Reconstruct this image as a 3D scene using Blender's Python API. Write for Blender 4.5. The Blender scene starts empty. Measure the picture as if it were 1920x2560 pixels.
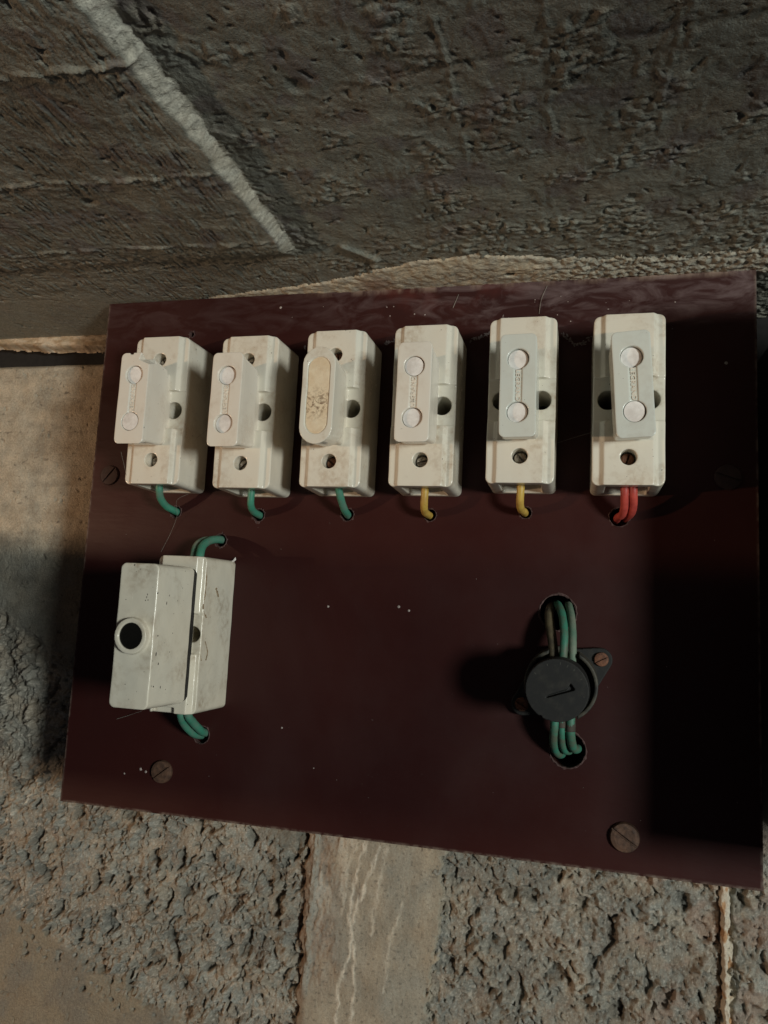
import bpy, bmesh, math, random
import numpy as np
from mathutils import Vector, Matrix
S = 0.001                       # everything below is written in millimetres
D2R = math.radians
sc = bpy.context.scene
COL = sc.collection

# ------------------------------------------------------------------ camera
cam_d = bpy.data.cameras.new('camera'); cam = bpy.data.objects.new('camera', cam_d); COL.objects.link(cam)
Rx = (0.9694665, 0.24004739, 0.05011937); Ry = (0.01818933, 0.13342748, -0.99089165); Rz = (-0.24454825, 0.9615479, 0.12498717)
m = Matrix(((Rx[0], -Ry[0], -Rz[0], 256.17*S), (Rx[1], -Ry[1], -Rz[1], -357.38*S), (Rx[2], -Ry[2], -Rz[2], 107.82*S), (0, 0, 0, 1)))
cam.matrix_world = m
cam_d.sensor_fit = 'VERTICAL'; cam_d.sensor_height = 24; cam_d.lens = 1895.5/2560*24
cam_d.clip_start = 0.01; cam_d.clip_end = 50
sc.camera = cam

# ------------------------------------------------------------------ world, lamps, exposure
w = bpy.data.worlds.new('World'); sc.world = w; w.use_nodes = True
bg = w.node_tree.nodes['Background']; bg.inputs[0].default_value = (0.9, 0.88, 1.0, 1); bg.inputs[1].default_value = 0.032
sc.view_settings.view_transform = 'Standard'; sc.view_settings.look = 'None'
sc.view_settings.exposure = 0; sc.view_settings.gamma = 1
def lamp(name, loc, power, color, radius):
    l = bpy.data.lights.new(name, 'POINT'); l.energy = power; l.color = color; l.shadow_soft_size = radius*S
    o = bpy.data.objects.new(name, l); o.location = [c*S for c in loc]; COL.objects.link(o); return o
lamp('warm_lamp', (-574, -516, 72), 9.6, (1.0, 0.66, 0.42), 9)
lamp('cool_lamp', (1166, -1000, 95), 53.0, (0.96, 1.0, 0.94), 115)

# ------------------------------------------------------------------ noise in numpy
def _h(ix, iy, seed):
    n = (ix.astype(np.int64)*374761393 + iy.astype(np.int64)*668265263 + seed*1274126177) & 0x7fffffff
    n = ((n ^ (n >> 13))*1274126177) & 0x7fffffff
    return ((n ^ (n >> 16)) & 0xffff)/65535.0
def perlin(x, y, seed=0):
    ix = np.floor(x); iy = np.floor(y); fx = x-ix; fy = y-iy
    u = fx*fx*fx*(fx*(fx*6-15)+10); v = fy*fy*fy*(fy*(fy*6-15)+10)
    def g(dx, dy):
        a = _h(ix+dx, iy+dy, seed)*2*np.pi
        return np.cos(a)*(fx-dx)+np.sin(a)*(fy-dy)
    a = g(0, 0)*(1-u)+g(1, 0)*u; b = g(0, 1)*(1-u)+g(1, 1)*u
    return (a*(1-v)+b*v)*1.5
def fbm(x, y, seed=0, oct=4, gain=.5):
    t = np.zeros_like(x); a = 1.0
    for i in range(oct):
        t += a*perlin(x, y, seed+i*17); x, y = (.8*x-.6*y)*2.03+11.3, (.6*x+.8*y)*2.03+5.1; a *= gain
    return t
def worley(x, y, seed=0):
    ix = np.floor(x); iy = np.floor(y); f1 = np.full_like(x, 9.); f2 = np.full_like(x, 9.); cid = np.zeros_like(x)
    for dx in (-1, 0, 1):
        for dy in (-1, 0, 1):
            cx = ix+dx; cy = iy+dy
            px = cx+_h(cx, cy, seed); py = cy+_h(cx, cy, seed+7)
            d = np.hypot(px-x, py-y); c = _h(cx, cy, seed+13)
            nf = d < f1
            f2 = np.where(nf, f1, np.minimum(f2, d)); cid = np.where(nf, c, cid); f1 = np.where(nf, d, f1)
    return f1, f2, cid
def sstep(a, b, x):
    t = np.clip((x-a)/(b-a), 0, 1); return t*t*(3-2*t)

# ------------------------------------------------------------------ materials
def newmat(name):
    mt = bpy.data.materials.new(name); mt.use_nodes = True
    nt = mt.node_tree; return mt, nt, nt.nodes['Principled BSDF']
def N(nt, t, **kw):
    n = nt.nodes.new(t)
    for k, v in kw.items(): setattr(n, k, v)
    return n
def noise(nt, scale, detail=4, rough=.55, vec=None, dist=0):
    n = N(nt, 'ShaderNodeTexNoise'); n.inputs['Scale'].default_value = scale; n.inputs['Detail'].default_value = detail
    n.inputs['Roughness'].default_value = rough; n.inputs['Distortion'].default_value = dist
    if vec is not None: nt.links.new(vec, n.inputs['Vector'])
    return n.outputs['Fac']
def ramp(nt, src, stops):
    r = N(nt, 'ShaderNodeValToRGB'); nt.links.new(src, r.inputs[0]); e = r.color_ramp.elements
    while len(e) < len(stops): e.new(.5)
    for el, (p, c) in zip(e, stops):
        el.position = p; el.color = (c, c, c, 1) if isinstance(c, (int, float)) else (*c, 1)
    return r.outputs['Color']
def mix(nt, fac, a, b, mode='MIX'):
    n = N(nt, 'ShaderNodeMix', data_type='RGBA', blend_type=mode)
    for sock, v in ((n.inputs[0], fac), (n.inputs[6], a), (n.inputs[7], b)):
        if hasattr(v, 'links'): nt.links.new(v, sock)
        elif isinstance(v, (int, float)): sock.default_value = v
        else: sock.default_value = (*v, 1)
    return n.outputs[2]
def mth(nt, op, a, b=None):
    n = N(nt, 'ShaderNodeMath', operation=op)
    for i, v in enumerate((a, b)):
        if v is None: continue
        if hasattr(v, 'links'): nt.links.new(v, n.inputs[i])
        else: n.inputs[i].default_value = v
    return n.outputs[0]
def bump(nt, bsdf, src, dist, strength=1):
    b = N(nt, 'ShaderNodeBump'); b.inputs['Strength'].default_value = strength; b.inputs['Distance'].default_value = dist
    nt.links.new(src, b.inputs['Height']); nt.links.new(b.outputs[0], bsdf.inputs['Normal'])
def gpos(nt, scale=(1, 1, 1)):
    g = N(nt, 'ShaderNodeNewGeometry'); mp = N(nt, 'ShaderNodeMapping'); mp.inputs['Scale'].default_value = scale
    nt.links.new(g.outputs['Position'], mp.inputs['Vector']); return mp.outputs[0]

def porcelain(name, base, dirt, amount, rough=.16):
    mt, nt, b = newmat(name); p = gpos(nt)
    n1 = ramp(nt, noise(nt, 55, 6, .62, p, .3), [(.48, 0), (.74, 1)])
    n2 = ramp(nt, noise(nt, 420, 3, .6, p), [(.40, 0.15), (.7, 1)])
    f = mth(nt, 'MULTIPLY', n1, n2)
    f = mth(nt, 'MULTIPLY', f, amount)
    c = mix(nt, f, base, dirt)
    sp = ramp(nt, noise(nt, 700, 2, .5, p), [(.735, 0), (.76, 1)])
    c = mix(nt, mth(nt, 'MULTIPLY', sp, .75), c, (.09, .075, .06))
    tint = ramp(nt, noise(nt, 26, 3, .5, p), [(.35, (1, .985, .95)), (.65, (.95, .97, .97))])
    c = mix(nt, 1.0, c, tint, 'MULTIPLY')
    nt.links.new(c, b.inputs['Base Color'])
    rr = mix(nt, f, (rough,)*3, (.55,)*3); nt.links.new(rr, b.inputs['Roughness'])
    b.inputs['Specular IOR Level'].default_value = .5
    bump(nt, b, noise(nt, 170, 3, .5, p), .00022, .6)
    return mt
M_porc = porcelain('glazed_porcelain', (.72, .68, .59), (.36, .25, .15), 1.0)
M_cool = porcelain('cool_porcelain', (.62, .645, .60), (.40, .36, .30), .45)
M_hand = porcelain('handle_porcelain', (.75, .70, .62), (.46, .35, .25), .6)
M_bigp = porcelain('old_porcelain', (.70, .655, .55), (.30, .22, .14), .95, .17)

def simple(name, col, rough, metal=0, vs=0, col2=None, scale=300, bd=0.0001, lo=.4, hi=.65):
    mt, nt, b = newmat(name); p = gpos(nt)
    n = noise(nt, scale, 5, .6, p)
    c = mix(nt, ramp(nt, n, [(lo, 0), (hi, 1)]), col, col2 or tuple(x*.6 for x in col))
    nt.links.new(c, b.inputs['Base Color']); b.inputs['Roughness'].default_value = rough; b.inputs['Metallic'].default_value = metal
    bump(nt, b, n, bd, .6); return mt
M_plug = simple('chalky_plug', (.80, .77, .73), .8, col2=(.62, .58, .54), scale=240)
M_green = simple('green_insulation', (.045, .235, .155), .5, col2=(.105, .20, .15), scale=140)
M_grey_green = simple('dusty_green_insulation', (.17, .20, .15), .7, col2=(.07, .16, .11), scale=110)
M_brownw = simple('dusty_brown_insulation', (.12, .095, .05), .7, col2=(.05, .04, .025), scale=190)
M_dullg = simple('dimmed_grimy_green', (.035, .175, .115), .6, col2=(.085, .11, .075), scale=120, lo=.45, hi=.62)  # darker green stands for the dim light at the switch; grime patches on top
M_yel = simple('yellow_insulation', (.55, .37, .075), .45, col2=(.44, .27, .06), scale=200)
M_red = simple('red_insulation', (.50, .075, .055), .5, col2=(.36, .05, .04), scale=200)
M_steel = simple('dull_steel', (.46, .42, .36), .38, .55, col2=(.16, .12, .09), scale=700)
M_rust = simple('rusty_steel', (.20, .085, .045), .75, .2, col2=(.09, .04, .025), scale=600, bd=.0004)
M_bscrew = simple('browned_screw', (.15, .082, .052), .6, .3, col2=(.07, .04, .028), scale=420, bd=.0004)
M_dscrew = simple('shaded_screw', (.045, .02, .016), .7, .1)  # screw colour darkened to stand for the shade they sit in
M_black = simple('black_plastic', (.0045, .0045, .004), .7, col2=(.022, .020, .015), scale=240, lo=.5, hi=.8)  # black lowered further to stand for shade over the switch
M_blackd = simple('dusty_black_plastic', (.010, .010, .008), .65, col2=(.09, .08, .055), scale=150, lo=.42, hi=.7)
M_hole = simple('black_glass', (.006, .006, .005), .25, scale=80)
M_gasket = simple('black_gasket', (.012, .011, .010), .6)
M_chip = simple('chipped_edge', (.10, .055, .05), .8, col2=(.045, .02, .018), scale=900, bd=.0006)
M_web = simple('cobweb', (.30, .28, .24), .9)
M_fleck = simple('pale_flecks', (.42, .36, .33), .9)
M_sheath = simple('dark_sleeve', (.07, .06, .045), .8)
M_wood = simple('old_wood', (.12, .08, .05), .8)
M_box = simple('grey_box_paint', (.10, .10, .09), .5)
# oval yellowed label in the round-ended handle
M_wax, nt, b = newmat('yellowed_wax'); p = gpos(nt)
oc = N(nt, 'ShaderNodeTexCoord').outputs['Object']
sep = N(nt, 'ShaderNodeSeparateXYZ'); nt.links.new(oc, sep.inputs[0])
zc = mth(nt, 'SUBTRACT', 1.0, mth(nt, 'MULTIPLY', mth(nt, 'ABSOLUTE', mth(nt, 'ADD', sep.outputs['Z'], .004)), 110))
sm = mth(nt, 'MULTIPLY', ramp(nt, noise(nt, 420, 5, .65, p, 1.2), [(.47, 0), (.60, 1)]), mth(nt, 'MAXIMUM', zc, 0.05))
c = mix(nt, ramp(nt, noise(nt, 150, 4, .6, p), [(.35, 0), (.7, 1)]), (.76, .65, .47), (.66, .52, .34))
c = mix(nt, sm, c, (.14, .07, .03)); nt.links.new(c, b.inputs['Base Color']); b.inputs['Roughness'].default_value = .7
bump(nt, b, noise(nt, 260, 5, .6, p), .0006, .8)

# painted board: dark oxblood, dusty and scuffed along the top
M_board, nt, b = newmat('oxblood_paint'); p = gpos(nt)
c = mix(nt, ramp(nt, noise(nt, 9, 4, .5, p), [(.35, 0), (.7, 1)]), (.037, .0090, .0074), (.026, .0068, .0064))
sep = N(nt, 'ShaderNodeSeparateXYZ'); g = N(nt, 'ShaderNodeNewGeometry'); nt.links.new(g.outputs['Position'], sep.inputs[0])
def maprange(nt, v, a, bb, lo=0, hi=1):
    n = N(nt, 'ShaderNodeMapRange'); nt.links.new(v, n.inputs[0]); n.inputs[1].default_value = a; n.inputs[2].default_value = bb
    n.inputs[3].default_value = lo; n.inputs[4].default_value = hi; return n.outputs[0]
top = maprange(nt, sep.outputs['Z'], .240, .256)
toprt = mth(nt, 'MULTIPLY', top, maprange(nt, sep.outputs['X'], .10, .20, .25, 1))
streak = ramp(nt, noise(nt, 60, 6, .65, gpos(nt, (.7, 1, 2.0)), .9), [(.44, 0), (.74, 1)])
c = mix(nt, mth(nt, 'MULTIPLY', mth(nt, 'MULTIPLY', streak, toprt), .7), c, (.20, .15, .15))
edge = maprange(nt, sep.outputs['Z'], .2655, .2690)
redp = mth(nt, 'MULTIPLY', ramp(nt, noise(nt, 40, 4, .5, p), [(.5, 0), (.62, 1)]), maprange(nt, sep.outputs['Z'], .252, .266))
c = mix(nt, mth(nt, 'MULTIPLY', mth(nt, 'MULTIPLY', redp, .5), mth(nt, 'MULTIPLY', maprange(nt, sep.outputs['X'], .13, .16), maprange(nt, sep.outputs['X'], .24, .21))), c, (.10, .022, .017))
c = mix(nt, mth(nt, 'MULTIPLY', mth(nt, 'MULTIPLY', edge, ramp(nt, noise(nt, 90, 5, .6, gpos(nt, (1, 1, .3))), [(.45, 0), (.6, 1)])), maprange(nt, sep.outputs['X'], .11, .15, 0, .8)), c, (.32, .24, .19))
dust = ramp(nt, noise(nt, 1100, 2, .5, p), [(.72, 0), (.8, 1)])
c = mix(nt, mth(nt, 'MULTIPLY', dust, .22), c, (.28, .22, .2))
hair = ramp(nt, noise(nt, 75, 4, .6, gpos(nt, (1, 1, .12)), 2.5), [(.495, 0), (.5, 1), (.505, 0)])
hm = ramp(nt, noise(nt, 22, 3, .5, p), [(.56, 0), (.66, 1)])
wear_hl = None  # worn edges and bevel highlights, both painted as a pale broken line
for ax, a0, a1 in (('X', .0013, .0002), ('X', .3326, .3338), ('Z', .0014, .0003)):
    e_ = maprange(nt, sep.outputs[ax], a0, a1); wear_hl = e_ if wear_hl is None else mth(nt, 'MAXIMUM', wear_hl, e_)
wear_hl = mth(nt, 'MULTIPLY', wear_hl, ramp(nt, noise(nt, 190, 5, .7, p), [(.40, 0), (.62, 1)]))
c = mix(nt, mth(nt, 'MULTIPLY', wear_hl, .8), c, (.20, .16, .13))
smud = ramp(nt, noise(nt, 14, 5, .6, gpos(nt, (1, 1, .6)), .2), [(.50, 0), (.75, 1)])
c = mix(nt, mth(nt, 'MULTIPLY', smud, .05), c, (.16, .12, .115))
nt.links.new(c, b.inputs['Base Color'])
nt.links.new(mix(nt, toprt, ramp(nt, noise(nt, 30, 5, .6, p), [(.3, .36), (.7, .5)]), (.62,)*3), b.inputs['Roughness'])
b.inputs['Specular IOR Level'].default_value = .24
bump(nt, b, noise(nt, 60, 5, .6, gpos(nt, (.4, 1, 1.5))), .0004, .5)

# concrete and mortar: colour comes from a per-vertex tone mixed with fine noise
def conc(name, fine=1.0, bd=.0009):
    mt, nt, b = newmat(name); p = gpos(nt)
    at = N(nt, 'ShaderNodeAttribute'); at.attribute_name = 'tone'
    n = noise(nt, 900, 5, .65, p)
    v = ramp(nt, n, [(.3, .72), (.7, 1.22)])
    c = mix(nt, fine, at.outputs['Color'], v, 'MULTIPLY')
    h = ramp(nt, noise(nt, 60, 4, .6, p), [(.35, (1.03, 1.0, .94)), (.65, (.97, 1.0, 1.0))])
    c = mix(nt, 1.0, c, h, 'MULTIPLY')
    nt.links.new(c, b.inputs['Base Color']); b.inputs['Roughness'].default_value = .88
    b.inputs['Specular IOR Level'].default_value = .3
    bump(nt, b, mth(nt, 'ADD', noise(nt, 520, 6, .68, p), noise(nt, 1500, 3, .6, p)), bd, .9)
    return mt
M_conc = conc('rough_concrete', bd=.0009)
M_ceil = conc('board_marked_concrete', bd=.0005)
M_mort = conc('smeared_mortar', .6, bd=.0005)

# ------------------------------------------------------------------ object helpers
def tag(o, label=None, cat=None, group=None, kind=None):
    for k, v in (('label', label), ('category', cat), ('group', group), ('kind', kind)):
        if v: o[k] = v
    return o
def link(name, me, mat=None, parent=None, loc=None, smooth=False):
    o = bpy.data.objects.new(name, me); COL.objects.link(o)
    if mat and not me.materials: me.materials.append(mat)
    if smooth:
        me.polygons.foreach_set('use_smooth', [True]*len(me.polygons))
    if parent: o.parent = parent
    if loc: o.location = [c*S for c in loc]
    return o
def empty(name, loc): 
    o = bpy.data.objects.new(name, None); o.empty_display_size = .01; COL.objects.link(o); o.location = [c*S for c in loc]; return o
def bm_mesh(bm, name='mesh', scale=True):
    me = bpy.data.meshes.new(name); bm.normal_update(); bm.to_mesh(me); bm.free()
    if scale: me.transform(Matrix.Scale(S, 4))
    return me
def fan_prism(pts_a, pts_b):
    bm = bmesh.new(); A = [bm.verts.new(q) for q in pts_a]; B = [bm.verts.new(q) for q in pts_b]; n = len(A)
    bm.faces.new(A); bm.faces.new(B[::-1])
    for i in range(n): bm.faces.new((A[i], B[i], B[(i+1) % n], A[(i+1) % n]))
    bmesh.ops.recalc_face_normals(bm, faces=bm.faces); return bm
def rrect(w, h, r, seg=6):
    out = []
    for cx, cz, a0 in ((w/2-r, h/2-r, 0), (-w/2+r, h/2-r, 90), (-w/2+r, -h/2+r, 180), (w/2-r, -h/2+r, 270)):
        for i in range(seg+1):
            a = D2R(a0+90*i/seg); out.append((cx+r*math.cos(a), cz+r*math.sin(a)))
    return out
def rbox(w, h, y0, y1, r=2.5, w1=None, h1=None, cx=0, cz=0):      # rounded rectangle (x,z) extruded along y, with draft
    a = rrect(w, h, r); b = rrect(w1 or w, h1 or h, r)
    return fan_prism([(cx+x, y0, cz+z) for x, z in a], [(cx+x, y1, cz+z) for x, z in b])
def cyl(r, y0, y1, cx=0, cz=0, seg=40, r1=None):
    q = [(math.cos(2*math.pi*i/seg), math.sin(2*math.pi*i/seg)) for i in range(seg)]; r1 = r if r1 is None else r1
    return fan_prism([(cx+r*x, y0, cz+r*z) for x, z in q], [(cx+r1*x, y1, cz+r1*z) for x, z in q])
def box(x0, x1, y0, y1, z0, z1):
    return fan_prism([(x0, y0, z0), (x1, y0, z0), (x1, y0, z1), (x0, y0, z1)], [(x0, y1, z0), (x1, y1, z0), (x1, y1, z1), (x0, y1, z1)])
def prof(pts, z0, z1):                                             # x-y profile extruded along z
    return fan_prism([(x, y, z0) for x, y in pts], [(x, y, z1) for x, y in pts])
def tmp(bm):
    o = bpy.data.objects.new('t', bm_mesh(bm, 't', False)); COL.objects.link(o); return o
def evaluated(o):
    dg = bpy.context.evaluated_depsgraph_get(); dg.update(); return bpy.data.meshes.new_from_object(o.evaluated_get(dg))
def clay(add, sub=(), voxel=.35, smooth=5, fac=.5, remesh=True, jitter=0):
    """booleans, then one even skin with softly rounded edges, as fired porcelain has"""
    base = tmp(add[0]); tools = []
    for op, lst in (('UNION', add[1:]), ('DIFFERENCE', sub)):
        for b_ in lst:
            t = tmp(b_); tools.append(t); md = base.modifiers.new('b', 'BOOLEAN'); md.operation = op; md.object = t; md.solver = 'EXACT'
    if remesh:
        r = base.modifiers.new('r', 'REMESH'); r.mode = 'VOXEL'; r.voxel_size = voxel
        if smooth:
            s = base.modifiers.new('s', 'SMOOTH'); s.factor = fac; s.iterations = smooth
    me = evaluated(base)
    for t in tools+[base]:
        d = t.data; bpy.data.objects.remove(t); bpy.data.meshes.remove(d)
    if jitter:
        co = np.empty(len(me.vertices)*3); me.vertices.foreach_get('co', co); co = co.reshape(-1, 3)
        co[:, 1] += jitter*perlin(co[:, 0]/7+3, co[:, 2]/9, 5); co[:, 0] += jitter*perlin(co[:, 1]/9+3, co[:, 2]/12, 8)
        me.vertices.foreach_set('co', co.ravel())
    me.transform(Matrix.Scale(S, 4)); me.materials.clear()
    if remesh: me.polygons.foreach_set('use_smooth', [True]*len(me.polygons))
    me.update(); return me
def spline(pts, n=10):
    P = [Vector(q) for q in pts]; P = [P[0]*2-P[1]]+P+[P[-1]*2-P[-2]]; out = []
    for i in range(1, len(P)-2):
        for k in range(n):
            t = k/n; a, b_, c_, d = P[i-1:i+3]
            out.append(.5*((2*b_)+(c_-a)*t+(2*a-5*b_+4*c_-d)*t*t+(3*b_-a-3*c_+d)*t**3))
    out.append(P[-2]); return out
def tube(pts, r, seg=14, n=10, wob=0, seed=0, r1=None):
    path = spline(pts, n); bm = bmesh.new(); rings = []; up = Vector((.3, .2, .9)); rnd = random.Random(seed)
    for i, q in enumerate(path):
        t = (path[min(i+1, len(path)-1)]-path[max(i-1, 0)]).normalized(); a = t.cross(up)
        if a.length < 1e-3: a = t.cross(Vector((1, 0, 0)))
        a.normalize(); b_ = t.cross(a).normalized(); up = b_.cross(t) if False else up
        rr = (r if r1 is None else r+(r1-r)*i/(len(path)-1))*(1+wob*(rnd.random()-.5))
        rings.append([bm.verts.new(q+a*(rr*math.cos(2*math.pi*k/seg))+b_*(rr*math.sin(2*math.pi*k/seg))) for k in range(seg)])
    for A, B in zip(rings, rings[1:]):
        for k in range(seg): bm.faces.new((A[k], A[(k+1) % seg], B[(k+1) % seg], B[k]))
    bm.faces.new(rings[0][::-1]); bm.faces.new(rings[-1]); bmesh.ops.recalc_face_normals(bm, faces=bm.faces); return bm
def grid(name, U, V, P, tone, mat, keep=None, parent=None):
    """numpy grid -> mesh; P (nu,nv,3) in mm, tone (nu,nv,3)"""
    nu, nv = P.shape[:2]; idx = np.arange(nu*nv).reshape(nu, nv)
    q = np.stack([idx[:-1, :-1], idx[1:, :-1], idx[1:, 1:], idx[:-1, 1:]], -1)
    q = q.reshape(-1, 4) if keep is None else q[keep[:-1, :-1] & keep[1:, 1:] & keep[1:, :-1] & keep[:-1, 1:]]
    used = np.zeros(nu*nv, bool); used[q.ravel()] = True; remap = np.cumsum(used)-1; q = remap[q]
    co = (P.reshape(-1, 3)[used]*S).astype(np.float32); tn = tone.reshape(-1, 3)[used]
    me = bpy.data.meshes.new(name); me.vertices.add(len(co)); me.vertices.foreach_set('co', co.ravel())
    me.loops.add(len(q)*4); me.loops.foreach_set('vertex_index', q.ravel().astype(np.int32))
    me.polygons.add(len(q)); me.polygons.foreach_set('loop_start', np.arange(0, len(q)*4, 4, dtype=np.int32))
    me.polygons.foreach_set('loop_total', np.full(len(q), 4, np.int32))
    me.update(calc_edges=True); me.validate()
    a = me.color_attributes.new('tone', 'FLOAT_COLOR', 'POINT'); c4 = np.ones((len(co), 4), np.float32); c4[:, :3] = np.clip(tn, 0, 1)
    a.data.foreach_set('color', c4.ravel())
    me.polygons.foreach_set('use_smooth', [True]*len(me.polygons))
    return link(name, me, mat, parent)
def lerp3(a, b, f): return np.array(a)*(1-f[..., None])+np.array(b)*f[..., None]
def polymask(X, Y, poly):
    ins = np.zeros(X.shape, bool); n = len(poly)
    for i in range(n):
        x1, y1 = poly[i]; x2, y2 = poly[(i+1) % n]
        if y1 == y2: continue
        c = ((Y < y1) != (Y < y2)) & (X < (x2-x1)*(Y-y1)/(y2-y1)+x1); ins ^= c
    return ins
def segdist(X, Y, pts):
    d = np.full(X.shape, 1e9)
    for (x1, y1), (x2, y2) in zip(pts, pts[1:]):
        t = np.clip(((X-x1)*(x2-x1)+(Y-y1)*(y2-y1))/((x2-x1)**2+(y2-y1)**2), 0, 1)
        d = np.minimum(d, np.hypot(X-x1-t*(x2-x1), Y-y1-t*(y2-y1)))
    return d

# ================================================================== THE WALL
WY = 49.0
GREY = (.285, .275, .242); DARK = (.11, .10, .085); PLAST = (.46, .415, .335); TAN = (.28, .24, .18); PALE = (.62, .59, .52)
wall = empty('wall', (0, 0, 0)); tag(wall, kind='structure')
bk = link('backing', bm_mesh(box(-260, 520, 64, 90, -260, 330)), M_wood, wall)
bk.data.materials.clear(); bk.data.materials.append(simple('void_black', (.012, .011, .010), .95))  # near black, so the open gap's darkness is in the colour

def rough_height(X, Z, seed=0):
    wx = X+2.2*fbm(X/7, Z/7, 71+seed, 3); wz = Z+2.2*fbm(X/7, Z/7, 72+seed, 3)
    f1, f2, c1 = worley(wx/6.6, wz/5.6, 3+seed); d1 = np.clip(1-(f1/.72)**2, 0, 1)
    g1, g2, c2 = worley(wx/2.9+9, wz/2.6, 5+seed); d2 = np.clip(1-(g1/.75)**2, 0, 1)
    k1, k2, c3 = worley(wx/1.45+4, wz/1.35, 6+seed); d3 = np.clip(1-(k1/.75)**2, 0, 1)
    am = .30+.90*sstep(-.3, .35, fbm(X/19, Z/19, 30+seed, 3))
    h = am*(3.1*d1*(.2+c1)+2.1*d2*(.15+c2)+.85*d3*(.25+c3))-2.2+1.6*fbm(X/18, Z/18, 31+seed, 4)+.50*fbm(X/1.2, Z/1.2, 33+seed, 2)
    pit = sstep(.30, .58, perlin(wx/4.6, wz/7.5, 41+seed))*sstep(.45, .05, d1); h -= 3.4*pit
    bp = sstep(.40, .55, perlin(wx/8.5+2, wz/12, 43+seed)); h -= 3.6*bp; pit = np.maximum(pit, bp)
    p2 = sstep(.36, .55, perlin(wx/2.1+3, wz/2.8, 42+seed)); h -= 2.0*p2
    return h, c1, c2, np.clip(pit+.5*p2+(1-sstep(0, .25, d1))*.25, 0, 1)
def rough_tone(X, Z, c1, c2, pit, seed=0):
    v = .90+.22*c1+.16*(c2-.5)+.22*fbm(X/30, Z/30, 51+seed, 3)
    t = lerp3(GREY, (.34, .30, .245), sstep(-.2, .45, fbm(X/14, Z/14, 53+seed, 3)))*v[..., None]
    pale = sstep(.28, .5, fbm(X/2.4, Z/1.8, 55+seed, 4))*sstep(-.15, .3, fbm(X/30+4, Z/30, 57+seed, 3))
    t = t+(np.array((.50, .46, .40))-t)*(.75*pale)[..., None]
    grit = sstep(.50, .62, perlin(X/.9, Z/.9, 58+seed)); t = t+(np.array((.62, .59, .53))-t)*(.6*grit)[..., None]
    rst = sstep(.42, .6, fbm(X/11+2, Z/11, 59+seed, 3)); t = t+(np.array((.24, .15, .10))-t)*(.30*rst)[..., None]
    return t*(1-.35*pit)[..., None]  # crevice shade painted into the tone of the pits

# left block: plaster at the top, bare porous concrete lower down, a tan skim at the foot
st = .55
u = np.arange(-165, 121, st); v = np.arange(-172, 253.5, st); X, Z = np.meshgrid(u, v, indexing='ij')
h, c1, c2, pit = rough_height(X, Z)
zb = 84+(X+87)*-.55+7*fbm(X/14, Z/14, 5, 4)                       # where the plaster gives way
r = 1-sstep(-7, 16, Z-zb)
sk = -77+(X+65)*-.36+7*fbm(X/11, Z/11, 6, 4); r2 = sstep(-4, 3, Z-sk)
r2 = np.maximum(r2, sstep(.32, .5, perlin(X/4.5, Z/3.5, 66))*sstep(-20, -12, Z-sk)*.9); r2 = np.where(X > 60, 1, r2)
r = r*r2
sm = .45*fbm(X/12, Z/12, 9, 5)+.5*fbm(X/40, Z/40, 8, 2)-1.2*sstep(.50, .62, perlin(X/3.0+2*fbm(X/9, Z/9, 90, 2), Z/4.5, 91))*sstep(.1, .35, fbm(X/16, Z/16, 92, 2))
H = np.where(r > 0, h, 0)*r+sm*(1-r)+1.5*(1-r)
H -= 6*np.clip((Z-249)/4, 0, 1)**2
crackx = 120.0+1.0*np.sin(Z/9)+2.6*fbm(X*0+1, Z/11, 99, 4); H -= 9*sstep(-2.6+1.8*fbm(X/3, Z/4, 98, 3), .8, X-crackx)*(.12+.88*sstep(-.25, .15, fbm(X*0+5, Z/9, 100, 3)))
low = sstep(120, 150, Z+8*fbm(X/20, Z/20, 12, 3))                  # paler above, darker grey below
tp = lerp3((.20, .19, .16), PLAST, low)*(1+.22*fbm(X/10, Z/10, 21, 5)+.10*fbm(X/60, Z/4, 22, 2))[..., None]
tp = tp+(np.array((.30, .22, .14))-tp)*(.6*sstep(-62, -38, X+6*fbm(X/15, Z/15, 14, 3)))[..., None]*sstep(60, 100, Z)[..., None]  # board's shadow on the wall painted in as a brown strip
spot = sstep(.52, .60, perlin(X/2.3+2*fbm(X/8, Z/8, 86, 2), Z/2.4, 88))*sstep(.0, .3, fbm(X/12, Z/12, 87, 2)); tp *= (1-.45*spot)[..., None]
tsk = lerp3(TAN, (.24, .215, .175), sstep(-.2, .4, fbm(X/25, Z/25, 15, 3))); foot = (1-sstep(-60, -50, Z))
tp = tp*(1-foot)[..., None]+tsk*foot[..., None]
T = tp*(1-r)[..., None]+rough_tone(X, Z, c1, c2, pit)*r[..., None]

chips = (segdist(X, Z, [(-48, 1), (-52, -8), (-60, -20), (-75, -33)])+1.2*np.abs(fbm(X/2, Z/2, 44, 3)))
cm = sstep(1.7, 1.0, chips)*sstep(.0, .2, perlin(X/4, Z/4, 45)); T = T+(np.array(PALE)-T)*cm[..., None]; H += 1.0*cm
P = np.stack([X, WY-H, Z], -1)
grid('concrete_block', u, v, P, T, M_conc, ~((X > 34) & (Z > 18)), wall)

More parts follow.
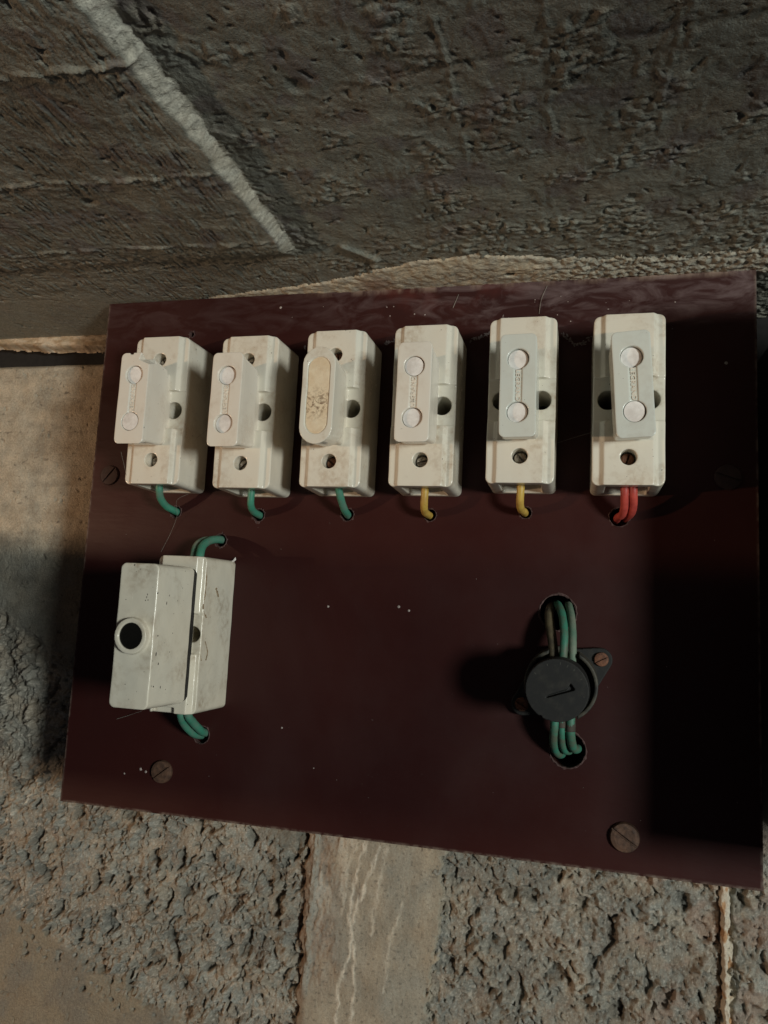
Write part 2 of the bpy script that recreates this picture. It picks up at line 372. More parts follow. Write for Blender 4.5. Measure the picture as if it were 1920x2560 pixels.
# right blocks
def rblock(x0, x1, seed, le, re):
    u = np.arange(x0, x1, st); v = np.arange(-150, 18, st); X, Z = np.meshgrid(u, v, indexing='ij')
    h, c1, c2, pit = rough_height(X, Z, seed); h = h*.8
    h = h-7*sstep(le+3, le-1, X+2*fbm(X/5, Z/7, 3+seed, 3))-7*sstep(re-2, re+2, X+2*fbm(X/5, Z/7, 4+seed, 3))
    T = rough_tone(X, Z, c1, c2, pit, seed)*.92
    red = sstep(.1, .5, fbm(X/22, Z/16, 81+seed, 3))*sstep(265, 300, X); T = T+(np.array((.34, .25, .20))-T)*(.6*red)[..., None]
    grid('concrete_block', u, v, np.stack([X, WY-h, Z], -1), T, M_conc, None, wall)
rblock(186, 329, 100, 180, 326.5)
rblock(327.5, 400, 200, 329.5, 500)

# smooth mortar smear between the blocks, with pale lime runs and a rusty left edge
st2 = .5
u = np.arange(113, 212, st2); v = np.arange(-150, 18, st2); X, Z = np.meshgrid(u, v, indexing='ij')
wb = fbm(X/7, Z/9, 61, 4)
le = sstep(118.2, 121, X+2.2*fbm(X*0+1, Z/9, 97, 4)+.6*wb); right = 194+(-6)*sstep(-40, -100, Z)+3.0*fbm(X/6, Z/5, 62, 4); re = sstep(1.8, -.6, X-right)
lump = sstep(150, 128, X+10*fbm(X/20, Z/20, 63, 3))*sstep(-100, -75, Z+6*wb)
H = 2.6+.7*fbm(X/30, Z/30, 64, 3)+.16*fbm(X/4, Z/6, 65, 4)+lump*(1.3*fbm(X/5, Z/9, 67, 5)+.5*fbm(X/1.8, Z/3, 68, 3))
H = H*le*re-7*(1-le*re)
base = lerp3((.345, .30, .235), (.31, .285, .235), sstep(-.3, .3, fbm(X/24, Z/40, 69, 3)))
base = base*(1+.16*fbm(X/9, Z/16, 73, 5)+.10*fbm(X/1.2, Z/1.5, 76, 2))[..., None]
base = base+(np.array((.28, .22, .175))*(1+.35*fbm(X/2.5, Z/6, 74, 4))[..., None]-base)*(.8*lump)[..., None]
runs = [[(160, -16), (154, -35), (148, -52), (147, -70), (142, -88), (141, -130)], [(152, -16), (147, -38), (146, -55), (150, -75), (150, -130)],
        [(148, -16), (143, -30), (142, -52)], [(164, -16), (160, -40), (158, -60)], [(174, -42), (168, -60), (166, -86)]]
lime = np.zeros_like(X)
for i, rn in enumerate(runs):
    d = segdist(X+1.1*fbm(X/4+i, Z/5, 75+i, 3), Z, rn); lime = np.maximum(lime, sstep(1.5, .2, d)*(.8 if i < 2 else .45)*(.45+.55*sstep(-.3, .2, fbm(X/2, Z/7, 95+i, 2))))
lime = np.maximum(lime, .35*sstep(.1, .4, fbm(X/6, Z/30, 77, 3))*sstep(168, 150, X)*sstep(-80, -30, Z))
base = base+(np.array((.72, .66, .56))-base)*lime[..., None]; H += .35*lime
rustl = sstep(127, 121, X+2*fbm(X/4, Z/9, 78, 3)); base = base+(np.array((.20, .12, .07))-base)*(.7*rustl)[..., None]
gs = sstep(2.2, 1.0, np.abs(X-(124.8+.03*(Z+60)+1.2*fbm(X*0, Z/9, 79, 3))))*sstep(-98, -88, Z); base = base+(np.array((.33, .32, .28))-base)*(.8*gs)[..., None]; H += 1.3*gs
spk = sstep(.52, .58, perlin(X/1.7, Z/1.9, 80)); base *= (1-.35*spk)[..., None]
grid('mortar_smear', u, v, np.stack([X, WY-H, Z], -1), base, M_mort, (H > -6.5), wall)
# thin white joint by the right end
u = np.arange(322, 334, .4); v = np.arange(-150, 18, .5); X, Z = np.meshgrid(u, v, indexing='ij')
cx = 327.6+.8*fbm(X*0+3, Z/11, 111, 3); wd = 1.5+.9*fbm(X*0, Z/6, 112, 3)+1.4*sstep(-38, -20, Z)
H = 3.4-7*sstep(wd*.5, wd, np.abs(X-cx)+.5*fbm(X/2, Z/3, 113, 3))+.5*fbm(X/2, Z/3, 114, 3)
T = lerp3((.58, .52, .43), (.45, .27, .15), sstep(.15, .5, fbm(X/4, Z/8, 115, 3)))
grid('white_joint', u, v, np.stack([X, WY-H, Z], -1), T, M_mort, H > -4, wall)
# mortar bed under the ceiling, above the black gap
u = np.arange(-165, 50, .7); v = np.arange(258, 274, .6); X, Z = np.meshgrid(u, v, indexing='ij')
lo = 264.0+4.5*np.clip((-75-X)/50, 0, 1)-1.8*np.clip((X+60)/40, 0, 1)+.8*fbm(X/8, Z*0, 121, 4)
H = 1.0+.8*fbm(X/7, Z/3, 122, 4); H -= 9*sstep(.8, -.8, Z-lo)
T = lerp3((.40, .31, .21), (.56, .47, .36), sstep(-.2, .3, fbm(X/12, Z/3, 123, 3)))*(.55+.45*sstep(-35, -60, X))[..., None]  # darker end: the board's shadow put into the bed's tone
grid('mortar_bed', u, v, np.stack([X, WY-H, Z], -1), T, M_mort, Z > lo-1.5, wall)

# ================================================================== THE CEILING
CZ = 269.9
st = .62
u = np.arange(-150, 430, st); v = np.arange(-262, 66, st); X, Y = np.meshgrid(u, v, indexing='ij')
jag = .45*fbm(X/3, Y/6, 201, 3)
left = sstep(129.8, 128.8, X+jag); endr = sstep(-36, -56, Y)
qx = X+2.5*fbm(X/11, Y/11, 205, 3); qy = Y+2.5*fbm(X/11+8, Y/11, 206, 3)
gr = fbm(qx/2.2, qy/13, 203, 4)                                      # plank grain, running towards the wall
cross = fbm(qx/9, qy/1.8, 204, 3)
gr2 = fbm(X/1.1+.02*Y, Y/15, 224, 3)*sstep(-.35, .25, fbm(X/18, Y/18, 225, 3))
hl = .18*gr+.42*gr2+.08*cross+.17*fbm(X/1.1, Y/1.2, 210, 2)+.30*fbm(X/9, Y/9, 218, 3)
hr = .30*fbm(qx/8, qy/8, 211, 4)+.14*fbm(X/1.3, Y/1.4, 212, 2)+.22*fbm(qx/2.4, qy/16, 217, 3)*sstep(-.1, .4, fbm(X/26, Y/40, 220, 2))*sstep(-20, -70, Y)
lump2 = np.clip(sstep(.05, .5, fbm(X/24+7, Y/20, 213, 4))+.8*sstep(-85, -30, Y)*sstep(120, 190, X)*sstep(-.35, .2, fbm(X/16, Y/13, 221, 3)), 0, 1.2)
k1, k2, cc3 = worley(qx/3.6, qy/3.0, 215); dm = np.clip(1-(k1/.75)**2, 0, 1)
hr = .8*hr+lump2*(.55*fbm(qx/3.6, qy/2.6, 214, 4)+.75*dm*cc3)
pt = 1.3*sstep(.40, .6, perlin(qx/4.4, qy/3.6, 216))*sstep(.0, .35, fbm(X/15, Y/15, 223, 3))+2.2*sstep(4.5, 1.0, np.hypot(X-168, Y+150))+1.8*sstep(4.5, 2, np.hypot(X-59, (Y+102)*1.4))
nofin = 1-.8*sstep(119, 123, X)*sstep(131, 129.5, X)*endr
H = hl*left*nofin+hr*(1-left)-pt*(.5+.5*lump2)*nofin
for ys, a in ((-176, 1.2), (-117, 1.2), (-63, 1.1), (-88, .25), (-36, .4)):
    d = Y-(ys+1.3*fbm(X/18, Y*0+ys, 221, 4)+.012*(X-80)); H += left*a*(np.exp(-(d/1.1)**2)+.6*sstep(0, 3, d)*np.exp(-np.clip(d, 0, 99)/6))*(.15+1.1*sstep(-.3, .5, fbm(X/9, Y/3, 222, 4)))
# the left shutter panel hangs lower; the crumbly step between the two faces right
rw = 5.2+2.0*fbm(X*0, Y/14, 231, 3)+3*sstep(-120, -190, Y)
stp = sstep(0, 1, (129.6-X-jag)/rw)*endr; fin = sstep(-.2, .06, stp)*sstep(1.03, .80, stp)*endr*sstep(-.5, .5, 130.2-X-jag)
H += 5.0*stp*(.45+.55*sstep(40, 115, X))+fin*(.55*fbm(X/3.4, Y/3.8, 233, 4)+.22*fbm(X/1.1, Y/1.2, 234, 2))
halo = np.exp(-np.clip(122-X, 0, 99)/5)*endr*sstep(130, 128, X)*sstep(-.3, .5, fbm(X/5, Y/7, 236, 3))
for xs, a in ((216, .5), (246, .35), (281, .4)):
    H += (1-left)*a*np.exp(-((X-xs-1.4*fbm(X*0, Y/20, 235, 3))/.7)**2)*sstep(-90, -115, Y)*sstep(-.4, .1, fbm(X*0+xs, Y/9, 237, 2))
H += (1-left)*(-.35)*np.exp(-((Y+150+.05*(X-200)+2*fbm(X/15, Y*0, 238, 3))/2.0)**2)*sstep(185, 200, X)
smooth_band = sstep(-14, -2, Y+3*fbm(X/14, Y/8, 260, 3))*sstep(40, 20, X); H = H*(1-.65*smooth_band)
H += 1.4*np.exp(-(segdist(X, Y, [(151, -45), (163, -30)])/1.6)**2)
tone = np.array((.208, .208, .178))*(1+.25*fbm(X/35, Y/35, 241, 4)+.16*fbm(X/4, Y/4, 242, 3)+.10*gr*left)[..., None]
tone = tone+(np.array((.20, .170, .135))-tone)*(.40*sstep(.0, .4, fbm(X/40+3, Y/20, 243, 4))*(1-left))[..., None]
tone = tone+(np.array((.12, .09, .105))-tone)*(.40*sstep(.2, .5, fbm(X/20+9, Y/20, 244, 3)))[..., None]
tone = tone+(np.array((.40, .385, .33))*(1+.3*fbm(X/2, Y/2, 249, 3))[..., None]-tone)*np.clip(.9*fin+.5*halo, 0, .95)[..., None]
eff = sstep(.25, .6, fbm(X/3.5, Y/3, 246, 4))*np.clip(lump2, 0, 1); tone = tone+(np.array((.33, .30, .26))-tone)*(.5*eff)[..., None]
tone = tone+(np.array((.30, .295, .25))-tone)*(.7*sstep(-70, -25, Y+6*fbm(X/20, Y/20, 247, 3)))[..., None]  # paler towards the wall: light gradient painted into the tone
tone = tone*(1-.55*sstep(170, 330, X)*sstep(-60, -150, Y))[..., None]  # light fall-off at the far right painted into the ceiling tone
tone = tone+(np.array((.34, .17, .08))-tone)*(.7*sstep(1, .4, np.hypot((X-333)/11, (Y+97)/7)+.3*fbm(X/5, Y/5, 248, 3)))[..., None]
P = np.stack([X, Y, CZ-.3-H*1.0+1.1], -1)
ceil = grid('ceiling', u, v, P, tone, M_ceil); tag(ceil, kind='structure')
slab = link('slab', bm_mesh(box(-260, 520, -420, 90, 276, 300)), M_wood, ceil)
slab.data.materials.clear(); slab.data.materials.append(simple('dark_slab', (.09, .085, .07), .9))
# pale mortar squeezed out along the board's top edge
u = np.arange(60, 350, .5); v = np.arange(-50, 4, .5); X, Y = np.meshgrid(u, v, indexing='ij')
fx = [60, 81, 110, 128, 157, 182, 212, 235, 256, 306, 331, 350]; fy = [1, -3, -6, -10, -18, -27, -28.5, -24, -19, -15, -20, -20]
edge = np.interp(u, fx, fy)[:, None]+1.6*fbm(X/9, Y/9, 251, 4)+.6*sstep(260, 290, X)*fbm(X/3, Y/3, 252, 3)*4
ins = sstep(-1.2, 2.2, Y-edge); H = 3.0*ins*(.6+.4*sstep(0, 14, Y-edge))+.35*fbm(X/5, Y/4, 253, 4)-1.0
H += .8*sstep(215, 270, X)*fbm(X/3.4, Y/3, 254, 4)
hl_ = sstep(2.1, 1.0, np.hypot((X-224)/1.5, Y+9)); H -= 3*hl_
T = lerp3((.60, .53, .41), (.50, .46, .38), sstep(-.2, .4, fbm(X/14, Y/10, 255, 4)))*(1+.22*fbm(X/2.5, Y/2.5, 256, 3))[..., None]
T = T+(np.array((.28, .14, .09))-T)*(.6*sstep(12, 4, np.abs(X-157))*sstep(-16, -8, Y))[..., None]
T = T+(np.array((.32, .31, .27))-T)*(.7*sstep(225, 275, X))[..., None]; T *= (1-.7*hl_)[..., None]
T = T*(.75+.25*sstep(75, 130, X))[..., None]
grid('mortar_fillet', u, v, np.stack([X, Y, CZ+.7-H], -1), T, M_mort, H > -.3, ceil)

# ================================================================== THE BOARD
BW, BH = 334.0, 269.4
holes = [(52.3, 152.2, 3.1), (99.3, 151.4, 3.2), (146.6, 152.6, 3.2), (188.2, 153.2, 3.0), (233.6, 155.2, 2.8), (275.6, 153.9, 4.4),
         (53, 249.3, 1.4), (79.2, 137.9, 3.4), (76.9, 40.3, 4.4), (249.3, 109.6, 8.3), (254.8, 49.3, 8.0)]
bmb = box(0, BW, 0, 11, 0, BH)
me = clay([bmb], [cyl(r_, -3, 15, x_, z_, 28) for x_, z_, r_ in holes], remesh=False)
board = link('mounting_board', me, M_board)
bv = board.modifiers.new('bevel', 'BEVEL'); bv.width = .0006; bv.segments = 2; bv.limit_method = 'ANGLE'; bv.angle_limit = D2R(60)
tag(board, 'dark oxblood board under the concrete ceiling, carrying the fuse holders', 'mounting board')
def rim(x, z, r, seed, big=1.0):
    rnd = random.Random(seed); bm = bmesh.new(); n = 36; ring = []
    for i in range(n):
        a = 2*math.pi*i/n; ra = r*(.94+.04*rnd.random()); rb = r+big*(.25+.9*rnd.random()**2); hh = .15+.55*rnd.random()*big
        ring.append([bm.verts.new((x+q*math.cos(a), y_, z+q*math.sin(a))) for q, y_ in ((ra, 2.5), (ra, -.1), ((ra+rb)/2, -hh), (rb, .05))])
    for i in range(n):
        A, B = ring[i], ring[(i+1) % n]
        for k in range(3): bm.faces.new((A[k], A[k+1], B[k+1], B[k]))
    return bm
for i, (x_, z_, r_) in enumerate(holes):
    link('hole_rim', bm_mesh(rim(x_, z_, r_, i+3, 1.25 if i in (6, 7, 1) else .8)), M_chip, board)
# pale paint flecks and dust spots stuck on the paint
bm = bmesh.new(); rnd = random.Random(4)
def chip(bm, x, z, s, ang=0, asp=1.0):
    n = 6; vs = [bm.verts.new((x+s*math.cos(a+ang)*1.0, -.05, z+s*asp*math.sin(a+ang))) for a in [2*math.pi*k/n+rnd.uniform(-.3, .3) for k in range(n)]]
    t = bm.verts.new((x, -.05-.35*s, z))
    for k in range(n): bm.faces.new((vs[k], vs[(k+1) % n], t))
for k in range(30): chip(bm, rnd.uniform(8, 325), rnd.uniform(6, 150), rnd.uniform(.08, .2))
for x_, z_, s_ in ((139.5, 107, .6), (119.5, 47.3, .5), (45, 20.5, .8), (48, 19.5, .7), (36, 17.5, .5), (137, 30, .3), (175, 108.6, .7), (180, 107, .6), (321, 225, .8), (103.5, 262, .7)):
    chip(bm, x_, z_, s_, rnd.random())
for k in range(26): chip(bm, rnd.uniform(105, 300), rnd.uniform(238, 262), rnd.uniform(.15, .4), rnd.random()*3)
fl = link('fleck', bm_mesh(bm), M_fleck, board); fl['kind'] = 'stuff'
# ragged dusty residue between the tops of the fuse holders
def ridge_blob(bm, pts, seed):
    rnd = random.Random(seed)
    for (x0, z0), (x1, z1) in zip(pts, pts[1:]):
        L = math.hypot(x1-x0, z1-z0); n = int(L/.55)+1
        for k in range(n):
            t = k/n; s = rnd.uniform(.25, .8); x = x0+(x1-x0)*t+rnd.uniform(-.9, .9); z = z0+(z1-z0)*t+rnd.uniform(-.7, .7)
            m_ = Matrix.Translation((x, -.1, z)) @ Matrix.Rotation(rnd.random()*6, 4, 'Y') @ Matrix.Diagonal((s*1.6, s*.5, s*.7, 1))
            bmesh.ops.create_icosphere(bm, subdivisions=1, radius=1, matrix=m_)
bm = bmesh.new()
ridge_blob(bm, [(118, 240), (124, 237), (129, 236.5)], 1); ridge_blob(bm, [(161, 240.5), (168, 241.5), (172, 241)], 2)
ridge_blob(bm, [(205, 240), (212, 242.5), (219, 245), (221, 252)], 3); ridge_blob(bm, [(249, 242), (253, 237), (258, 236), (262, 240)], 4)
rs = link('dust_crust', bm_mesh(bm), simple('grey_crust', (.16, .125, .12), .9, scale=800), board); rs['kind'] = 'stuff'

# ================================================================== SCREWS
def screw_mesh(r, hgt, slot_w, ang, dome=.5):
    bm = bmesh.new(); n = 32; rings = []
    for q, y_ in ((1.0, .4), (1.0, -hgt*.35), (.93, -hgt*.75), (.7, -hgt*(.75+.2*dome)), (.35, -hgt*(.75+.25*dome))):
        rings.append([bm.verts.new((r*q*math.cos(2*math.pi*k/n), y_, r*q*math.sin(2*math.pi*k/n))) for k in range(n)])
    for A, B in zip(rings, rings[1:]):
        for k in range(n): bm.faces.new((A[k], A[(k+1) % n], B[(k+1) % n], B[k]))
    bm.faces.new(rings[-1]); bm.faces.new(rings[0][::-1]); bmesh.ops.recalc_face_normals(bm, faces=bm.faces)
    sl = box(-r*1.2, r*1.2, -hgt*2, -hgt*.42, -slot_w/2, slot_w/2); bmesh.ops.rotate(sl, verts=sl.verts, cent=(0, 0, 0), matrix=Matrix.Rotation(D2R(ang), 3, 'Y'))
    me = clay([bm], [sl], remesh=False)
    return me
for x_, z_, r_, ang, lab in ((57.3, 20.6, 5.6, -38, 'rusty slotted screw at the lower left of the board, below the large fuse holder'),
                             (279.3, 15.2, 6.3, 33, 'large rusty domed screw near the lower right corner of the board'),
                             (321.5, 172.5, 5.8, 20, 'dark screw in deep shade near the right edge, level with the fuse row'),
                             (11.0, 171.5, 5.4, -50, 'dark screw at the left edge of the board beside the first fuse holder')):
    o = link('board_screw', screw_mesh(r_, 2.6 if z_ < 100 else 1.4, 1.0, ang), M_bscrew if z_ < 100 else M_dscrew, None, (x_, 0, z_)); tag(o, lab, 'screw', 'screws fixing the board')

# ================================================================== SMALL FUSE HOLDERS
def plateau(z0, z1, hw0=11.7, hw1=10.0):
    return prof([(-hw0, -25), (-hw0, -27.2), (-hw1, -29.2), (hw1, -29.2), (hw0, -27.2), (hw0, -25)], z0, z1)
ME_base = clay([rbox(30.2, 75.6, .1, -27.2, 2.8, 29.6, 75.0), plateau(-37.45, 37.45)],
               [box(6.2, 20, -40, -26.5, -9.6, 9.6), box(-20, -6.2, -40, -26.5, -9.6, 9.6),
                cyl(4.3, -40, 5, 8.6, 0), cyl(4.3, -40, 5, -8.6, 0), cyl(3.4, -40, -12, 0, 25.5), cyl(3.4, -40, -12, 0, -25.5),
                box(-9, 9, -24.5, -3.5, -45, -33.5), box(-9, 9, -24.5, -3.5, 33.5, 45)], .36, 5, .5, jitter=.12)
SLOT = [box(-1.65, 1.65, -60, -49.3, -9, 9)]
def handle_sub(): return [cyl(4.45, -60, -46.8, 0, 11.3), cyl(4.45, -60, -46.8, 0, -11.3), box(-1.65, 1.65, -60, -49.25, -9, 9), box(-3.5, 5.5, -46.3, -43, -30, -19.2)]
def handle_add(): return [rbox(13.0, 36, -26, -36, 1.5), rbox(15.6, 38.6, -33.6, -47.0, 1.8, 15.2, 41.4), rbox(15.3, 42.2, -46.4, -49.9, 2.2, 15.0, 44.0)]
ME_handle = clay(handle_add(), handle_sub(), .3, 4, .5, jitter=.1)
chipm = box(2.6, 12, -60, -44.5, 18.6, 30); bmesh.ops.rotate(chipm, verts=chipm.verts, cent=(4, -48, 20), matrix=Matrix.Rotation(D2R(24), 3, 'Y') @ Matrix.Rotation(D2R(18), 3, 'X'))
chip2 = box(-3.2, -1.2, -60, -48.8, 21.2, 26)
ME_broken = clay(handle_add(), handle_sub()+[chipm, chip2], .3, 2, .5, jitter=.1)
ME_handle.materials.append(M_hand); ME_hcool = ME_handle.copy(); ME_hcool.materials.clear(); ME_hcool.materials.append(M_cool)
def stadium(w, h, y0, y1, w1=None, h1=None): return rbox(w, h, y0, y1, w/2-.02, w1, h1) if not w1 else fan_prism([(x, y0, z) for x, z in rrect(w, h, w/2-.05)], [(x, y1, z) for x, z in rrect(w1, h1, w1/2-.05)])
ME_oval = clay([rbox(13, 36, -26, -36, 1.5), stadium(15.4, 39.5, -33.6, -50.2, 15.2, 44.2)], [stadium(10.6, 35.2, -60, -49.4)], .3, 4, .5, jitter=.1)
ME_screw = screw_mesh(2.8, 2.4, .8, 0, 1.4)
ME_plug = bm_mesh(cyl(4.35, -46.2, -48.35, 0, 0, 32, 4.2)); ME_plug.polygons.foreach_set('use_smooth', [False]*len(ME_plug.polygons))
def text_mesh(s, size, ext):
    cu = bpy.data.curves.new('t', 'FONT'); cu.body = s; cu.size = size; cu.extrude = ext; cu.align_x = 'CENTER'; cu.align_y = 'CENTER'; cu.resolution_u = 3; cu.offset = .04; cu.space_character = 1.12
    o = bpy.data.objects.new('t', cu); COL.objects.link(o); me = evaluated(o); bpy.data.objects.remove(o)
    me.transform(Matrix.Rotation(D2R(90), 4, 'X'))                  # face -y
    me.transform(Matrix.Rotation(D2R(-90), 4, 'Y')); me.transform(Matrix.Scale(S, 4)); return me
ME_text = text_mesh('LEGRAND', 2.75, .28)
def ht(o, me, mat):
    if not me.materials: me.materials.append(mat)
PX = [(38, 199.8), (85.8, 198.3), (130.2, 199.3), (173.2, 200.0), (217.3, 201.8), (262.6, 201.3)]
LAB = ['fuse holder with a chipped handle corner, nearest the left edge of the board',
       'porcelain fuse holder between the chipped one and the one with a round-ended handle',
       'white porcelain fuse holder whose round-ended handle has a yellowed oval inset',
       'porcelain fuse holder over the left yellow wire, fourth from the left',
       'porcelain fuse holder over the right yellow wire, seen almost straight on',
       'white porcelain fuse holder with a tilted handle above the pair of red wires']
G = 'row of small porcelain fuse holders'
def make_fuse(i, src):
    cx, cz = PX[i][0]+14.9, PX[i][1]
    r_ = empty('fuse_holder', (cx, 0, cz)) if src is None else src.copy()
    if src is not None: COL.objects.link(r_)
    r_.location = (cx*S, 0, cz*S); tag(r_, LAB[i], 'fuse holder', G)
    bo = link('base', ME_base, M_porc, r_)
    for dz in (25.5, -25.5):
        s_ = link('screw', ME_screw if i not in (2, 5) else RUST, M_steel, r_, (0, -21.6, dz)); s_.rotation_euler = (0, D2R((35, -20, 60, 10, 75, -48)[i]+dz), 0)
    hm = {0: ME_broken, 2: ME_oval}.get(i, ME_handle)
    hd = link('handle', hm if i < 4 else ME_hcool, None, r_) if i not in (0, 2) else link('handle', hm, M_porc if i == 2 else M_hand, r_)
    if i == 5: hd.rotation_euler = (0, D2R(-3.6), 0); hd.location = (.0002, 0, 0)
    if i == 4: hd.rotation_euler = (0, D2R(-.7), 0)
    if i == 2:
        w_ = link('oval_inset', WAX, M_wax, hd); w_['label'] = 'yellowed oval inset with brown stains'; hd['label'] = 'round-ended handle'
    else:
        rr = random.Random(i)
        for k, dz in enumerate((11.3, -11.3)):
            p_ = link('plug', ME_plug, M_plug, hd)
            ax = rr.uniform(-4, 4); az = rr.uniform(-3, 5); dep = (-.1, -.2, 0, -.75, .05, .15)[i] if k == 0 else (-1.2, -.1, 0, -.1, .0, -.9)[i]
            p_.location = (-.35*S, -.0002, dz*S)
            p_.rotation_euler = (0, 0, 0); p_.matrix_local = Matrix.Translation((-.15*S, dep*S, dz*S)) @ Matrix.Translation((0, -48.3*S, 0)) @ Matrix.Rotation(D2R(az), 4, 'Z') @ Matrix.Rotation(D2R(ax), 4, 'X') @ Matrix.Diagonal((.97, 1, 1, 1)) @ Matrix.Translation((0, 48.3*S, 0))
        l_ = link('lettering', ME_text, M_hand, hd); l_.location = (0, -49.30*S, 0)
        if i in (4, 5): l_.rotation_euler = (0, math.pi, 0)
    if i == 0: hd['label'] = 'handle with a broken upper right corner'
    return r_
RUST = ME_screw.copy(); RUST.materials.clear(); RUST.materials.append(M_rust); ME_screw.materials.append(M_steel)
WAX = clay([stadium(10.5, 35.0, -45, -49.7)], [], .3, 3, .5, jitter=.25)
first = None
for i in range(6):
    f_ = make_fuse(i, first); first = first or f_

# wires below the fuse holders
def wire(name, pts, r, mat, lab, cat='wire', group=None, seed=0, parent=None):
    o = link(name, bm_mesh(tube(pts, r, 14, 9, .05, seed)), mat, parent, smooth=True)
    return tag(o, lab, cat, group) if parent is None else o
GW = 'wires leaving the row of fuse holders'
wire('insulated_wire', [(51.2, -17, 170), (51.1, -16, 162), (50.3, -12.5, 157.5), (50.6, -7, 154.3), (52, -2, 152.9), (52.8, 8, 151.5), (53, 20, 150)], 1.85, M_green, 'green wire bending into a hole below the leftmost fuse holder', group=GW)
wire('insulated_wire', [(101.3, -16, 170), (101.2, -15, 161.5), (100.4, -13, 155.5), (99.6, -8, 152.7), (99.6, -2, 151.7), (99.8, 8, 151), (100, 20, 150)], 1.75, M_green, 'green wire with a sharp bend under the second fuse holder from the left', group=GW, seed=1)
wire('insulated_wire', [(146.5, -17, 171), (146.6, -16, 163), (146.8, -12, 158.2), (146.8, -6, 154.4), (146.5, 0, 152.9), (146.5, 9, 151), (146.5, 20, 149)], 1.8, M_green, 'green wire under the fuse holder with the yellowed oval handle', group=GW, seed=2)
wire('insulated_wire', [(188.3, -16, 171), (188.2, -15, 163), (187.7, -13, 157), (187.1, -8, 154), (187.4, -2, 153.3), (188, 8, 153), (188, 20, 152)], 1.75, M_yel, 'yellow wire under the fourth fuse holder, left of the other yellow wire', group=GW, seed=3)
wire('insulated_wire', [(232.3, -16, 172), (232.1, -15, 163), (231.8, -12.5, 158), (232, -7, 155.8), (233, -1.5, 155.4), (233.4, 9, 155), (233.4, 20, 155)], 1.75, M_yel, 'yellow wire under the fifth fuse holder, right of the other yellow wire', group=GW, seed=4)
wire('insulated_wire', [(276.9, -17, 172), (276.9, -15.5, 163), (277.1, -11.5, 157.6), (276.6, -6.5, 154.5), (275, -1, 153.6), (274.5, 9, 153), (274.5, 20, 153)], 1.75, M_red, 'left of the two red wires under the rightmost fuse holder', group=GW, seed=5)
wire('insulated_wire', [(280.4, -17, 172), (280.5, -15.5, 163), (280.8, -11.5, 158), (280.3, -7, 155), (278.9, -1, 153.9), (278.4, 9, 153.5), (278.2, 20, 153)], 1.8, M_red, 'right of the two red wires under the rightmost fuse holder', group=GW, seed=6)

# ================================================================== LARGE FUSE HOLDER
big = empty('large_fuse_holder', (76, 0, 91)); tag(big, 'large porcelain fuse holder with a black round opening, below the row at the left', 'fuse holder')
def bplat(z0, z1): return prof([(-10.6, -28), (-10.6, -31.3), (-9.0, -34), (9.0, -34), (10.6, -31.3), (10.6, -28)], z0, z1)
me = clay([rbox(25.6, 73.4, .1, -31.0, 2.4, 25.0, 72.8), bplat(-36.3, 36.3)],
          [box(7.4, 20, -50, -30.7, -9.0, 9.6), box(-20, -7.4, -50, -30.7, -9.0, 9.6), cyl(3.7, -50, 5, 8.0, 0), cyl(3.7, -50, 5, -8.0, 0),
           box(-8.5, 8.5, -28, -4, -45, -32.5), box(-8.5, 8.5, -28, -4, 32.5, 45), box(-8, 3, -36, -31.5, -37.5, -33.5)], .36, 5, .5, jitter=.14)
link('base', me, M_bigp, big)
capme = clay([rbox(19.4, 62.0, -36.8, -67.2, 2.6, 18.2, 61.0), cyl(7.7, -64, -70.2, 0, -.3, 48, 7.5)], [cyl(5.5, -90, -58, 0, -.3, 48)], .34, 4, .5, jitter=.14)
cap = link('cap', capme, M_bigp, big); cap['label'] = 'tall cap with a round ring'
link('round_window', bm_mesh(cyl(5.75, -69.3, -60, 0, -.3, 40)), M_hole, cap)
link('gasket', bm_mesh(rbox(18.6, 61.2, -33.2, -36.9, 3)), M_gasket, big)
# small raised dots and stamped rings on the cap's face
def ringm(x, z, r, y, t=.16, n=28):
    bm = bmesh.new(); rs = []
    for i in range(n):
        a = 2*math.pi*i/n; rs.append([bm.verts.new((x+q*math.cos(a), y_, z+q*math.sin(a))) for q, y_ in ((r-t, y+.25), (r-t*.3, y-t*.8), (r+t*.3, y-t*.8), (r+t, y+.25))])
    for i in range(n):
        A, B = rs[i], rs[(i+1) % n]
        for k in range(3): bm.faces.new((A[k], A[k+1], B[k+1], B[k]))
    return bm
def capxy(cu, cv):                                                   # approximate place on the cap's front (crop coordinates of my notes)
    return ((cu-(420-(cv-400)*.085))/345*17.6, (1065-cv)/1330*61.5)
for cu, cv, r_ in ((432, 575, 2.3), (322, 722, 1.35), (420, 745, 1.5), (367, 1360, 1.45), (462, 1432, 1.45)):
    x_, z_ = capxy(cu, cv); link('stamped_ring', bm_mesh(ringm(x_, z_, r_, -67.05, .13)), M_bigp, cap, smooth=True)
    
